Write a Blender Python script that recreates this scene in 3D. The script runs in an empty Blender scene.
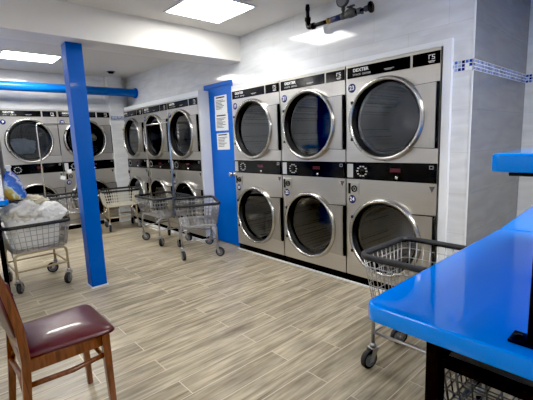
import bpy, bmesh, math, random
from math import pi, sin, cos, radians
from mathutils import Vector, Matrix, noise
random.seed(7)
S = bpy.context.scene
COL = S.collection

# ------------------------------------------------------------------ colours / materials
def lin(r, g, b):
    f = lambda c: (c/255/12.92) if c/255 <= .04045 else ((c/255+.055)/1.055)**2.4
    return (f(r), f(g), f(b), 1)

MATS = {}
def nmat(name):
    m = bpy.data.materials.new(name); m.use_nodes = True
    nt = m.node_tree; b = nt.nodes['Principled BSDF']
    MATS[name] = m
    return m, nt, b
def N(nt, t, **kw):
    n = nt.nodes.new(t)
    for k, v in kw.items():
        setattr(n, k, v)
    return n
def L(nt, a, b): nt.links.new(a, b)

def plain(name, col, rough=.5, metal=0, coat=0, spec=.5, var=.08, vscale=8, bump=0, bscale=60, sheen=0):
    """principled material with a little procedural variation in colour and optional fine bump"""
    m, nt, b = nmat(name)
    b.inputs['Roughness'].default_value = rough
    b.inputs['Metallic'].default_value = metal
    b.inputs['Coat Weight'].default_value = coat
    b.inputs['Coat Roughness'].default_value = .05
    b.inputs['Specular IOR Level'].default_value = spec
    b.inputs['Sheen Weight'].default_value = sheen
    tc = N(nt, 'ShaderNodeTexCoord')
    nz = N(nt, 'ShaderNodeTexNoise'); nz.inputs['Scale'].default_value = vscale; nz.inputs['Detail'].default_value = 3
    L(nt, tc.outputs['Object'], nz.inputs['Vector'])
    mx = N(nt, 'ShaderNodeMix', data_type='RGBA')
    c = Vector(col[:3])
    mx.inputs['A'].default_value = (*(c*(1-var)), 1)
    mx.inputs['B'].default_value = (*[min(1, v*(1+var)) for v in c], 1)
    L(nt, nz.outputs['Fac'], mx.inputs['Factor']); L(nt, mx.outputs['Result'], b.inputs['Base Color'])
    if bump:
        n2 = N(nt, 'ShaderNodeTexNoise'); n2.inputs['Scale'].default_value = bscale; n2.inputs['Detail'].default_value = 4
        L(nt, tc.outputs['Object'], n2.inputs['Vector'])
        bp = N(nt, 'ShaderNodeBump'); bp.inputs['Strength'].default_value = bump; bp.inputs['Distance'].default_value = .01
        L(nt, n2.outputs['Fac'], bp.inputs['Height']); L(nt, bp.outputs['Normal'], b.inputs['Normal'])
    return m

def emissive(name, col, strength):
    m, nt, b = nmat(name)
    b.inputs['Base Color'].default_value = col
    b.inputs['Emission Color'].default_value = col
    b.inputs['Emission Strength'].default_value = strength
    return m

def steel(name, col, rough, horiz=True):
    m, nt, b = nmat(name)
    b.inputs['Metallic'].default_value = 1
    tc = N(nt, 'ShaderNodeTexCoord'); mp = N(nt, 'ShaderNodeMapping')
    mp.inputs['Scale'].default_value = (1.5, 1.5, 90) if horiz else (90, 90, 1.5)
    nz = N(nt, 'ShaderNodeTexNoise'); nz.inputs['Scale'].default_value = 3; nz.inputs['Detail'].default_value = 4
    L(nt, tc.outputs['Object'], mp.inputs['Vector']); L(nt, mp.outputs['Vector'], nz.inputs['Vector'])
    big = N(nt, 'ShaderNodeTexNoise'); big.inputs['Scale'].default_value = 2.2; big.inputs['Detail'].default_value = 5
    L(nt, tc.outputs['Object'], big.inputs['Vector'])
    mx = N(nt, 'ShaderNodeMix', data_type='RGBA')
    mx.inputs['A'].default_value = (*[v*.82 for v in col[:3]], 1); mx.inputs['B'].default_value = (*[min(1, v*1.12) for v in col[:3]], 1)
    L(nt, nz.outputs['Fac'], mx.inputs['Factor']); L(nt, mx.outputs['Result'], b.inputs['Base Color'])
    mr = N(nt, 'ShaderNodeMapRange'); mr.inputs['To Min'].default_value = rough-.06; mr.inputs['To Max'].default_value = rough+.10
    L(nt, big.outputs['Fac'], mr.inputs['Value']); L(nt, mr.outputs['Result'], b.inputs['Roughness'])
    b.inputs['Anisotropic'].default_value = .4
    return m

def tile_mat(name, axis, base, tw=.60, th=.30, rough=.09):
    """large glossy ceramic wall tiles with faint marbling; axis = wall normal"""
    m, nt, b = nmat(name)
    geo = N(nt, 'ShaderNodeNewGeometry'); sx = N(nt, 'ShaderNodeSeparateXYZ'); cb = N(nt, 'ShaderNodeCombineXYZ')
    L(nt, geo.outputs['Position'], sx.inputs[0])
    L(nt, sx.outputs['Y' if axis == 'X' else 'X'], cb.inputs['X']); L(nt, sx.outputs['Z'], cb.inputs['Y'])
    br = N(nt, 'ShaderNodeTexBrick'); br.offset = 0.5
    br.inputs['Scale'].default_value = 1; br.inputs['Brick Width'].default_value = tw; br.inputs['Row Height'].default_value = th
    br.inputs['Mortar Size'].default_value = .0022; br.inputs['Mortar Smooth'].default_value = .3
    br.inputs['Color1'].default_value = base; br.inputs['Color2'].default_value = (*[v*.96 for v in base[:3]], 1)
    br.inputs['Mortar'].default_value = (*[v*.84 for v in base[:3]], 1)
    L(nt, cb.outputs[0], br.inputs['Vector'])
    mp = N(nt, 'ShaderNodeMapping'); mp.inputs['Rotation'].default_value = (0, 0, .6); mp.inputs['Scale'].default_value = (2.0, 9, 1)
    nz = N(nt, 'ShaderNodeTexNoise'); nz.inputs['Scale'].default_value = 1.6; nz.inputs['Detail'].default_value = 6; nz.inputs['Distortion'].default_value = .6
    L(nt, cb.outputs[0], mp.inputs['Vector']); L(nt, mp.outputs[0], nz.inputs['Vector'])
    rp = N(nt, 'ShaderNodeMapRange'); rp.inputs['From Min'].default_value = .35; rp.inputs['From Max'].default_value = .65
    rp.inputs['To Min'].default_value = .86; rp.inputs['To Max'].default_value = 1.0
    L(nt, nz.outputs['Fac'], rp.inputs['Value'])
    mu = N(nt, 'ShaderNodeMix', data_type='RGBA', blend_type='MULTIPLY'); mu.inputs['Factor'].default_value = 1
    L(nt, br.outputs['Color'], mu.inputs['A']); L(nt, rp.outputs['Result'], mu.inputs['B']); L(nt, mu.outputs['Result'], b.inputs['Base Color'])
    b.inputs['Roughness'].default_value = rough
    bp = N(nt, 'ShaderNodeBump'); bp.inputs['Strength'].default_value = .25; bp.inputs['Distance'].default_value = .002; bp.invert = True
    L(nt, br.outputs['Fac'], bp.inputs['Height']); L(nt, bp.outputs['Normal'], b.inputs['Normal'])
    return m

def mosaic_mat(name, axis, cell, dark=False):
    m, nt, b = nmat(name)
    geo = N(nt, 'ShaderNodeNewGeometry'); sx = N(nt, 'ShaderNodeSeparateXYZ'); cb = N(nt, 'ShaderNodeCombineXYZ')
    L(nt, geo.outputs['Position'], sx.inputs[0])
    L(nt, sx.outputs['Y' if axis == 'X' else 'X'], cb.inputs['X']); L(nt, sx.outputs['Z'], cb.inputs['Y'])
    sc = N(nt, 'ShaderNodeVectorMath', operation='SCALE'); sc.inputs['Scale'].default_value = 1/cell
    L(nt, cb.outputs[0], sc.inputs[0])
    fl = N(nt, 'ShaderNodeVectorMath', operation='FLOOR'); L(nt, sc.outputs[0], fl.inputs[0])
    wn = N(nt, 'ShaderNodeTexWhiteNoise', noise_dimensions='2D'); L(nt, fl.outputs[0], wn.inputs['Vector'])
    cr = N(nt, 'ShaderNodeValToRGB'); cr.color_ramp.interpolation = 'CONSTANT'
    e = cr.color_ramp.elements; e[0].position = 0; e[0].color = lin(28, 52, 140); e[1].position = .26; e[1].color = lin(60, 105, 190)
    for p, c in ((.48, lin(150, 175, 210)), (.68, lin(225, 232, 240)), (.88, lin(16, 30, 90))):
        k = e.new(p); k.color = c
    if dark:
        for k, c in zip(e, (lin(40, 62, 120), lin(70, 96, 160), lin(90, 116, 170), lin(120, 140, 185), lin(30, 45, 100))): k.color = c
    L(nt, wn.outputs['Value'], cr.inputs['Fac'])
    br = N(nt, 'ShaderNodeTexBrick'); br.offset = 0
    br.inputs['Scale'].default_value = 1; br.inputs['Brick Width'].default_value = 1; br.inputs['Row Height'].default_value = 1
    br.inputs['Mortar Size'].default_value = .10; L(nt, sc.outputs[0], br.inputs['Vector'])
    mx = N(nt, 'ShaderNodeMix', data_type='RGBA'); mx.inputs['B'].default_value = lin(215, 218, 222)
    L(nt, br.outputs['Fac'], mx.inputs['Factor']); L(nt, cr.outputs['Color'], mx.inputs['A']); L(nt, mx.outputs['Result'], b.inputs['Base Color'])
    b.inputs['Roughness'].default_value = .12
    return m

def floor_mat():
    m, nt, b = nmat('wood_look_tile')
    geo = N(nt, 'ShaderNodeNewGeometry')
    br = N(nt, 'ShaderNodeTexBrick'); br.offset = .36; br.offset_frequency = 2
    br.inputs['Scale'].default_value = 1; br.inputs['Brick Width'].default_value = .91; br.inputs['Row Height'].default_value = .152
    br.inputs['Mortar Size'].default_value = .0026; br.inputs['Mortar Smooth'].default_value = .1
    br.inputs['Color1'].default_value = (0, 0, 0, 1); br.inputs['Color2'].default_value = (1, 1, 1, 1); br.inputs['Mortar'].default_value = (.5, .5, .5, 1)
    L(nt, geo.outputs['Position'], br.inputs['Vector'])
    # offset the grain per plank
    sc = N(nt, 'ShaderNodeVectorMath', operation='SCALE'); sc.inputs['Scale'].default_value = 37
    L(nt, br.outputs['Color'], sc.inputs[0])
    ad = N(nt, 'ShaderNodeVectorMath', operation='ADD'); L(nt, geo.outputs['Position'], ad.inputs[0]); L(nt, sc.outputs[0], ad.inputs[1])
    mp = N(nt, 'ShaderNodeMapping'); mp.inputs['Scale'].default_value = (1.4, 24, 1); L(nt, ad.outputs[0], mp.inputs['Vector'])
    g1 = N(nt, 'ShaderNodeTexNoise'); g1.inputs['Scale'].default_value = 1.6; g1.inputs['Detail'].default_value = 6; g1.inputs['Roughness'].default_value = .6; g1.inputs['Distortion'].default_value = .5
    L(nt, mp.outputs[0], g1.inputs['Vector'])
    mp2 = N(nt, 'ShaderNodeMapping'); mp2.inputs['Scale'].default_value = (2.2, 7, 1); L(nt, ad.outputs[0], mp2.inputs['Vector'])
    g2 = N(nt, 'ShaderNodeTexNoise'); g2.inputs['Scale'].default_value = 2.2; g2.inputs['Detail'].default_value = 3
    L(nt, mp2.outputs[0], g2.inputs['Vector'])
    cr = N(nt, 'ShaderNodeValToRGB'); e = cr.color_ramp.elements
    e[0].position = .30; e[0].color = lin(128, 114, 92); e[1].position = .70; e[1].color = lin(206, 196, 172)
    k = e.new(.5); k.color = lin(178, 166, 142)
    L(nt, g1.outputs['Fac'], cr.inputs['Fac'])
    r2 = N(nt, 'ShaderNodeMapRange'); r2.inputs['From Min'].default_value = .3; r2.inputs['From Max'].default_value = .7; r2.inputs['To Min'].default_value = .72; r2.inputs['To Max'].default_value = 1.12
    L(nt, g2.outputs['Fac'], r2.inputs['Value'])
    mu = N(nt, 'ShaderNodeMix', data_type='RGBA', blend_type='MULTIPLY'); mu.inputs['Factor'].default_value = 1
    L(nt, cr.outputs['Color'], mu.inputs['A']); L(nt, r2.outputs['Result'], mu.inputs['B'])
    r3 = N(nt, 'ShaderNodeMapRange'); r3.inputs['To Min'].default_value = .82; r3.inputs['To Max'].default_value = 1.1
    L(nt, br.outputs['Color'], r3.inputs['Value'])
    m2 = N(nt, 'ShaderNodeMix', data_type='RGBA', blend_type='MULTIPLY'); m2.inputs['Factor'].default_value = 1
    L(nt, mu.outputs['Result'], m2.inputs['A']); L(nt, r3.outputs['Result'], m2.inputs['B'])
    m3 = N(nt, 'ShaderNodeMix', data_type='RGBA'); m3.inputs['B'].default_value = lin(214, 204, 184)
    L(nt, br.outputs['Fac'], m3.inputs['Factor']); L(nt, m2.outputs['Result'], m3.inputs['A']); L(nt, m3.outputs['Result'], b.inputs['Base Color'])
    rr = N(nt, 'ShaderNodeMapRange'); rr.inputs['To Min'].default_value = .26; rr.inputs['To Max'].default_value = .42
    L(nt, g1.outputs['Fac'], rr.inputs['Value']); L(nt, rr.outputs['Result'], b.inputs['Roughness'])
    bp = N(nt, 'ShaderNodeBump'); bp.inputs['Strength'].default_value = .12; bp.inputs['Distance'].default_value = .003
    L(nt, g1.outputs['Fac'], bp.inputs['Height']); L(nt, bp.outputs['Normal'], b.inputs['Normal'])
    return m

def wood_mat():
    m, nt, b = nmat('stained_wood')
    tc = N(nt, 'ShaderNodeTexCoord'); mp = N(nt, 'ShaderNodeMapping'); mp.inputs['Scale'].default_value = (30, 30, 4)
    nz = N(nt, 'ShaderNodeTexNoise'); nz.inputs['Scale'].default_value = 2; nz.inputs['Detail'].default_value = 5; nz.inputs['Distortion'].default_value = .8
    L(nt, tc.outputs['Object'], mp.inputs[0]); L(nt, mp.outputs[0], nz.inputs['Vector'])
    cr = N(nt, 'ShaderNodeValToRGB'); e = cr.color_ramp.elements
    e[0].position = .3; e[0].color = lin(72, 36, 16); e[1].position = .72; e[1].color = lin(128, 74, 37)
    L(nt, nz.outputs['Fac'], cr.inputs['Fac']); L(nt, cr.outputs['Color'], b.inputs['Base Color'])
    b.inputs['Roughness'].default_value = .32; b.inputs['Coat Weight'].default_value = .3
    return m

def glass_mat():
    m, nt, b = nmat('dark_door_glass')
    out = nt.nodes['Material Output']; nt.nodes.remove(b)
    tr = N(nt, 'ShaderNodeBsdfTransparent'); tr.inputs['Color'].default_value = (.78, .80, .82, 1)
    gl = N(nt, 'ShaderNodeBsdfGlossy'); gl.inputs['Roughness'].default_value = .03; gl.inputs['Color'].default_value = (.95, .97, 1, 1)
    fr = N(nt, 'ShaderNodeFresnel'); fr.inputs['IOR'].default_value = 1.75
    tc = N(nt, 'ShaderNodeTexCoord'); nz = N(nt, 'ShaderNodeTexNoise'); nz.inputs['Scale'].default_value = 4
    L(nt, tc.outputs['Object'], nz.inputs['Vector'])
    bp = N(nt, 'ShaderNodeBump'); bp.inputs['Strength'].default_value = .05; bp.inputs['Distance'].default_value = .02
    L(nt, nz.outputs['Fac'], bp.inputs['Height']); L(nt, bp.outputs['Normal'], gl.inputs['Normal'])
    mx = N(nt, 'ShaderNodeMixShader')
    L(nt, fr.outputs[0], mx.inputs[0]); L(nt, tr.outputs[0], mx.inputs[1]); L(nt, gl.outputs[0], mx.inputs[2]); L(nt, mx.outputs[0], out.inputs['Surface'])
    return m

def drum_mat():
    m, nt, b = nmat('perforated_drum')
    tc = N(nt, 'ShaderNodeTexCoord'); vo = N(nt, 'ShaderNodeTexVoronoi'); vo.inputs['Scale'].default_value = 45; vo.inputs['Randomness'].default_value = .15
    L(nt, tc.outputs['Object'], vo.inputs['Vector'])
    cr = N(nt, 'ShaderNodeValToRGB'); e = cr.color_ramp.elements; e[0].position = .22; e[0].color = (.01, .01, .01, 1); e[1].position = .3; e[1].color = (.24, .24, .25, 1)
    L(nt, vo.outputs['Distance'], cr.inputs['Fac']); L(nt, cr.outputs['Color'], b.inputs['Base Color'])
    b.inputs['Metallic'].default_value = .8; b.inputs['Roughness'].default_value = .45
    return m

def bag_mat():
    m, nt, b = nmat('printed_bag')
    tc = N(nt, 'ShaderNodeTexCoord'); vo = N(nt, 'ShaderNodeTexNoise'); vo.inputs['Scale'].default_value = 13; vo.inputs['Detail'].default_value = 2; vo.inputs['Distortion'].default_value = 1.2
    L(nt, tc.outputs['Object'], vo.inputs['Vector'])
    sx = N(nt, 'ShaderNodeSeparateXYZ'); L(nt, tc.outputs['Object'], sx.inputs[0])
    # diagonal bands blue / white / red, then yellow-green towards the bottom
    ma = N(nt, 'ShaderNodeMath', operation='MULTIPLY_ADD'); ma.inputs[1].default_value = 3.0; L(nt, sx.outputs['X'], ma.inputs[0])
    m1 = N(nt, 'ShaderNodeMath', operation='MULTIPLY_ADD'); m1.inputs[1].default_value = 1.9; m1.inputs[2].default_value = -.16
    L(nt, sx.outputs['Z'], m1.inputs[0]); L(nt, m1.outputs[0], ma.inputs[2])
    m2 = N(nt, 'ShaderNodeMath', operation='MULTIPLY_ADD'); m2.inputs[1].default_value = .55; L(nt, vo.outputs['Fac'], m2.inputs[0]); L(nt, ma.outputs[0], m2.inputs[2])
    cr = N(nt, 'ShaderNodeValToRGB'); cr.color_ramp.interpolation = 'EASE'; e = cr.color_ramp.elements
    e[0].position = 0; e[0].color = lin(190, 150, 60); e[1].position = 1; e[1].color = lin(170, 35, 60)
    for p, c in ((.1, lin(205, 200, 120)), (.2, lin(225, 235, 240)), (.3, lin(55, 120, 215)), (.47, lin(40, 95, 200)), (.56, lin(215, 225, 240)), (.63, lin(70, 130, 215)), (.72, lin(190, 40, 70))):
        k = e.new(p); k.color = c
    L(nt, m2.outputs[0], cr.inputs['Fac']); L(nt, cr.outputs['Color'], b.inputs['Base Color'])
    b.inputs['Roughness'].default_value = .3
    return m

M_floor = floor_mat()
M_tileX = tile_mat('glossy_tile_side', 'X', lin(222, 225, 229))
M_tileY = tile_mat('glossy_tile_end', 'Y', lin(222, 225, 229))
M_tileR = tile_mat('glossy_tile_shaded', 'Y', lin(122, 124, 128), rough=.12)  # same wall tile, base darkened to put the return wall's shade into the colour
M_mosX = mosaic_mat('mosaic_side', 'X', .0245)
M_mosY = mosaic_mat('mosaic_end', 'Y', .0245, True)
M_ceil = plain('ceiling_paint', lin(216, 214, 210), .8, var=.02, bump=.05)
M_beam = plain('beam_paint', lin(228, 226, 221), .6, var=.015, bump=.04)
M_trim = plain('white_trim', lin(226, 229, 233), .35, var=.02)
M_bluecol = plain('blue_column_paint', lin(2, 84, 178), .4, coat=.1, spec=.3, var=.07, bump=.06, bscale=30)
M_bluedoor = plain('blue_door_paint', lin(6, 104, 212), .45, spec=.3, var=.04, bump=.03)
M_bluepipe = plain('blue_pipe_paint', lin(10, 108, 205), .35, coat=.15, var=.06)
M_bluetop = plain('blue_laminate', lin(0, 137, 255), .07, coat=.3, spec=.3, var=.025, vscale=3)
M_bluetop.node_tree.nodes['Principled BSDF'].inputs['Coat Roughness'].default_value = .015
M_black = plain('black_metal', lin(9, 9, 10), .5, spec=.3, var=.1)
M_blackgloss = plain('black_panel', lin(10, 10, 12), .16, spec=.35, var=.05)
M_rubber = plain('black_rubber', lin(22, 22, 23), .6, var=.1)
M_bumper = plain('bumper_vinyl', lin(44, 46, 50), .45, var=.08)
M_tyre = plain('tyre_rubber', lin(48, 49, 52), .6, var=.12)
M_hub = plain('hub_plastic', lin(118, 120, 124), .45, var=.08)
M_steel = steel('brushed_steel', (.64, .62, .585, 1), .30)
M_plate = steel('hinge_plate_steel', (.50, .485, .46, 1), .36, False)
M_ring = steel('door_ring_steel', (.52, .51, .49, 1), .24)
M_chrome = steel('chrome_wire', (.66, .66, .68, 1), .22)
M_zinc = steel('zinc_tube', (.46, .46, .465, 1), .36)
M_creamwire = plain('cream_coated_wire', lin(226, 222, 208), .4, var=.03)
M_beigetube = plain('beige_tube', lin(176, 160, 132), .4, metal=.15, var=.08)
M_paleblue = plain('pale_blue_tube', lin(120, 138, 165), .35, metal=.5, var=.08)
M_glass = glass_mat()
M_drum = drum_mat()
M_white = plain('white_ink', lin(235, 237, 238), .5, var=.02)
M_whitesil = plain('grey_ink', lin(176, 180, 184), .4, var=.02)
M_paper = plain('notice_paper', lin(238, 240, 242), .6, var=.02)
M_ink = plain('notice_ink', lin(70, 72, 76), .6, var=.05)
M_inkb = plain('notice_heading_ink', lin(25, 27, 32), .6, var=.05)
M_stick = plain('blue_sticker', lin(12, 30, 108), .5, var=.05)
M_pink = plain('pink_sticker', lin(226, 205, 205), .4, var=.05)
M_redled = emissive('red_display', (.06, .003, .012, 1), .06)
M_wood = wood_mat()
M_vinyl = plain('burgundy_vinyl', lin(74, 22, 30), .36, coat=.2, var=.14, vscale=6, bump=.12, bscale=26)
M_pipe = plain('dark_iron_pipe', lin(46, 44, 44), .4, metal=.7, var=.15)
M_brass = plain('brass_fitting', lin(150, 125, 80), .35, metal=.8, var=.15)
M_iron = plain('grey_iron_fitting', lin(92, 92, 92), .4, metal=.6, var=.2, vscale=30)
M_bluetape = plain('blue_pipe_wrap', lin(40, 46, 92), .5, var=.1)
M_gauge = plain('gauge_face', lin(120, 122, 122), .3, var=.1)
M_panel = emissive('ceiling_panel', (1, .97, .91, 1), 34)
M_panel2 = emissive('ceiling_panel_soft', (1, .98, .94, 1), 17)
M_cloth = plain('white_cotton', lin(226, 224, 216), .9, var=.06, sheen=.3, bump=.2, bscale=20)
M_cloth2 = plain('bright_white_cotton', lin(238, 238, 234), .9, var=.04, sheen=.3, bump=.2, bscale=20)
M_clothg = plain('grey_knit', lin(70, 72, 82), .9, var=.25, vscale=20, sheen=.3)
M_clothc = plain('cream_cotton', lin(205, 196, 172), .9, var=.12, vscale=14, sheen=.3)
M_clothb = plain('pale_blue_cotton', lin(205, 222, 238), .9, var=.15, vscale=9, sheen=.3)
M_bag = bag_mat()

# ------------------------------------------------------------------ mesh collecting
class MB:
    def __init__(self):
        self.v = []; self.f = []; self.mi = []; self.sm = []
        self.m = 0; self.s = False
    def add(self, vs, fs, smooth=None):
        o = len(self.v)
        self.v += [tuple(p) for p in vs]
        for f in fs:
            self.f.append([i+o for i in f]); self.mi.append(self.m); self.sm.append(self.s if smooth is None else smooth)
    def box(self, x0, x1, y0, y1, z0, z1, bev=0, seg=2, mat=None):
        bm = bmesh.new()
        bmesh.ops.create_cube(bm, size=1)
        for v in bm.verts:
            v.co = Vector(((x0+x1)/2 + v.co.x*(x1-x0), (y0+y1)/2 + v.co.y*(y1-y0), (z0+z1)/2 + v.co.z*(z1-z0)))
        if bev:
            bmesh.ops.bevel(bm, geom=list(bm.edges), offset=bev, segments=seg, affect='EDGES', profile=.5)
        self.from_bm(bm, mat, bool(bev) and seg > 2)
    def from_bm(self, bm, mat=None, smooth=False):
        if mat is not None: bm.transform(mat)
        bm.verts.index_update()
        self.add([v.co.copy() for v in bm.verts], [[v.index for v in f.verts] for f in bm.faces], smooth)
        bm.free()
    def tube(self, pts, r, n=6, closed=False, cap=True, smooth=True):
        pts = [Vector(p) for p in pts]; k = len(pts)
        rs = r if isinstance(r, (list, tuple)) else [r]*k
        ring = []; prev = None
        for i, p in enumerate(pts):
            a = pts[(i-1) % k] if (closed or i > 0) else p
            b = pts[(i+1) % k] if (closed or i < k-1) else p
            t = (b-a).normalized()
            if prev is None:
                up = Vector((0, 0, 1)) if abs(t.z) < .9 else Vector((1, 0, 0))
                s = t.cross(up).normalized()
            else:
                s = (prev - t*prev.dot(t)).normalized()
            prev = s; u = s.cross(t)
            ring.append([p + (s*cos(2*pi*j/n) + u*sin(2*pi*j/n))*rs[i] for j in range(n)])
        vs = [q for rg in ring for q in rg]; fs = []
        for i in range(k if closed else k-1):
            i2 = (i+1) % k
            for j in range(n):
                j2 = (j+1) % n
                fs.append([i*n+j, i2*n+j, i2*n+j2, i*n+j2])
        if cap and not closed:
            fs.append(list(range(n))); fs.append([(k-1)*n+j for j in reversed(range(n))])
        self.add(vs, fs, smooth)
    def lathe(self, prof, n=32, mat=None, smooth=True, cap0=False, cap1=False):
        """profile of (radius, height) about local Z"""
        mat = mat or Matrix()
        vs = []; fs = []
        for r, h in prof:
            for j in range(n):
                vs.append(mat @ Vector((r*cos(2*pi*j/n), r*sin(2*pi*j/n), h)))
        for i in range(len(prof)-1):
            for j in range(n):
                j2 = (j+1) % n
                fs.append([i*n+j, i*n+j2, (i+1)*n+j2, (i+1)*n+j])
        if cap0: fs.append([j for j in reversed(range(n))])
        if cap1: fs.append([(len(prof)-1)*n+j for j in range(n)])
        self.add(vs, fs, smooth)
    def prism(self, poly, h0, h1, mat=None, smooth=False):
        mat = mat or Matrix(); n = len(poly)
        vs = [mat @ Vector((x, y, h0)) for x, y in poly] + [mat @ Vector((x, y, h1)) for x, y in poly]
        fs = [list(reversed(range(n))), [n+i for i in range(n)]] + [[i, (i+1) % n, n+(i+1) % n, n+i] for i in range(n)]
        self.add(vs, fs, smooth)
    def build(self, name, mats, parent=None, loc=None, fix=True):
        me = bpy.data.meshes.new(name)
        me.from_pydata(self.v, [], self.f); me.update()
        if not isinstance(mats, (list, tuple)): mats = [mats]
        for m in mats: me.materials.append(m)
        for p, mi, s in zip(me.polygons, self.mi, self.sm):
            p.material_index = mi; p.use_smooth = s
        if fix:
            bm = bmesh.new(); bm.from_mesh(me); bmesh.ops.recalc_face_normals(bm, faces=bm.faces); bm.to_mesh(me); bm.free()
        o = bpy.data.objects.new(name, me); COL.objects.link(o)
        if parent: o.parent = parent
        if loc: o.location = loc
        return o

def tag(o, label, cat, group=None):
    o['label'] = label; o['category'] = cat
    if group: o['group'] = group
    return o
def thing(name, label, cat, loc=(0, 0, 0), rz=0, group=None):
    o = bpy.data.objects.new(name, None); COL.objects.link(o); o.empty_display_size = .1
    o.location = loc; o.rotation_euler = (0, 0, rz)
    return tag(o, label, cat, group)
def structure(o):
    o['kind'] = 'structure'; return o
def copy_tree(o, parent=None):
    c = o.copy(); COL.objects.link(c); c.parent = parent
    for ch in list(o.children): copy_tree(ch, c)
    return c
def sbox(name, mat, *boxes, bev=0):
    m = MB()
    for b in boxes: m.box(*b, bev=bev)
    return structure(m.build(name, mat))

def rounded_rect(x0, x1, y0, y1, r, n=5):
    pts = []
    for cx, cy, a in ((x1-r, y1-r, 0), (x0+r, y1-r, 90), (x0+r, y0+r, 180), (x1-r, y0+r, 270)):
        for i in range(n+1):
            t = radians(a + 90*i/n); pts.append((cx + r*cos(t), cy + r*sin(t)))
    return pts
def fillet(pts, r, n=4):
    """round the inner corners of a 3D polyline"""
    pts = [Vector(p) for p in pts]; out = [pts[0]]
    for a, b, c in zip(pts, pts[1:], pts[2:]):
        d1 = (a-b).normalized(); d2 = (c-b).normalized()
        p0 = b + d1*r; p2 = b + d2*r
        for i in range(n+1):
            t = i/n; out.append(p0*(1-t)**2 + b*2*t*(1-t) + p2*t*t)
    out.append(pts[-1]); return out

def text_mesh(body, size, mat4, bold=0.0, sx=1.0):
    """writing as flat mesh data (x right, y up), centred, moved by mat4"""
    cu = bpy.data.curves.new('lettering', 'FONT'); cu.body = body; cu.size = size; cu.align_x = 'CENTER'; cu.align_y = 'CENTER'
    cu.offset = bold; cu.extrude = .0004; cu.resolution_u = 3
    ob = bpy.data.objects.new('lettering', cu); COL.objects.link(ob)
    dg = bpy.context.evaluated_depsgraph_get(); dg.update()
    me = bpy.data.meshes.new_from_object(ob.evaluated_get(dg))
    me.transform(mat4 @ Matrix.Diagonal((sx, 1, 1, 1)))
    bpy.data.objects.remove(ob); bpy.data.curves.remove(cu)
    return me
FRONT = Matrix(((1, 0, 0, 0), (0, 0, -1, 0), (0, 1, 0, 0), (0, 0, 0, 1)))   # text plane -> x right, z up, facing -y
def lettering(body, size, x, y, z, mat, parent, bold=0, sx=1, name='lettering'):
    me = text_mesh(body, size, Matrix.Translation((x, y, z)) @ FRONT, bold, sx)
    me.materials.clear(); me.materials.append(mat)
    o = bpy.data.objects.new(name, me); COL.objects.link(o); o.parent = parent
    return o

# ------------------------------------------------------------------ room shell
ZC = 2.53; XW = 2.86; YB = 6.86
XL, YF, XA, YR = -1.4, -2.8, 4.12, 1.03
sbox('floor', M_floor, (XL-.1, 4.3, YF-.1, YB+.9, -.08, 0))
sbox('ceiling', M_ceil, (XL-.1, 4.3, YF-.1, YB+.9, ZC, ZC+.08))
sbox('wall_right', M_tileX,
     (XW, XW+.1, YR+.001, 1.205, 0, ZC), (XW, XW+.1, 1.205, 3.725, 1.975, ZC),
     (XW, XW+.1, 3.725, 4.366, 2.086, ZC), (XW, XW+.1, 4.366, 4.44, 1.975, ZC), (XW, XW+.1, 4.44, YB, 1.975, ZC))
sbox('wall_back', M_tileY, (XL, .82, YB, YB+.1, 0, ZC), (.82, XW+.1, YB, YB+.1, 1.975, ZC))
sbox('wall_left', M_tileX, (XL-.1, XL, YF, YB+.1, 0, ZC))
sbox('wall_front', M_tileY, (XL, XA, YF-.1, YF, 0, ZC))
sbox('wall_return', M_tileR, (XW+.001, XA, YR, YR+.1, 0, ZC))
sbox('wall_alcove', M_tileX, (XA, XA+.1, YF, YR+.1, 0, ZC))
sbox('wall_pillar', M_tileY, (2.475, 2.705, 6.70, YB, 0, ZC))
# dropped beam with the blue column under it
sbox('ceiling_beam', M_beam, (XL, XW, 3.55, 3.87, 2.255, ZC))
m = MB(); m.box(1.035, 1.175, 3.70, 3.84, .012, 2.255, bev=.006); m.m = 1; m.box(1.026, 1.184, 3.691, 3.849, 0, .012)
structure(m.build('column', [M_bluecol, M_trim]))
# white fillers round the dryer banks
sbox('trim_1', M_trim, (2.828, XW+.02, 1.16, 3.712, 1.955, 1.995))
sbox('trim_2', M_trim, (2.828, XW+.02, 1.16, 1.219, 0, 1.955))
sbox('trim_3', M_trim, (2.715, XW+.02, 4.286, 6.70, 1.955, 2.01))
sbox('trim_4', M_trim, (.82, 2.475, 6.765, YB+.02, 1.955, 2.06))
sbox('trim_5', M_trim, (2.712, 2.868, 4.264, 4.284, 0, 2.01))     # pale jamb between far dryers and door
sbox('baseboard_right', M_trim, (2.80, 2.818, 1.222, 3.71, 0, .012), (2.672, 2.70, 4.286, 6.69, 0, .03))
# mosaic bands
sbox('trim_6', M_mosX, (XW-.004, XW, YR-.004, 1.16, 1.764, 1.8375))
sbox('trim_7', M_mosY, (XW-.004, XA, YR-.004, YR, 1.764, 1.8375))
sbox('trim_8', M_mosX, (XA-.004, XA, YF, YR-.004, 1.764, 1.8375))
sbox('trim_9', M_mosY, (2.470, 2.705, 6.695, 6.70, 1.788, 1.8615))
sbox('trim_10', M_trim, (XW-.006, XW+.004, YR-.006, YR+.003, 0, 1.76), (XW-.006, XW+.004, YR-.006, YR+.003, 1.84, ZC))

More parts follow.
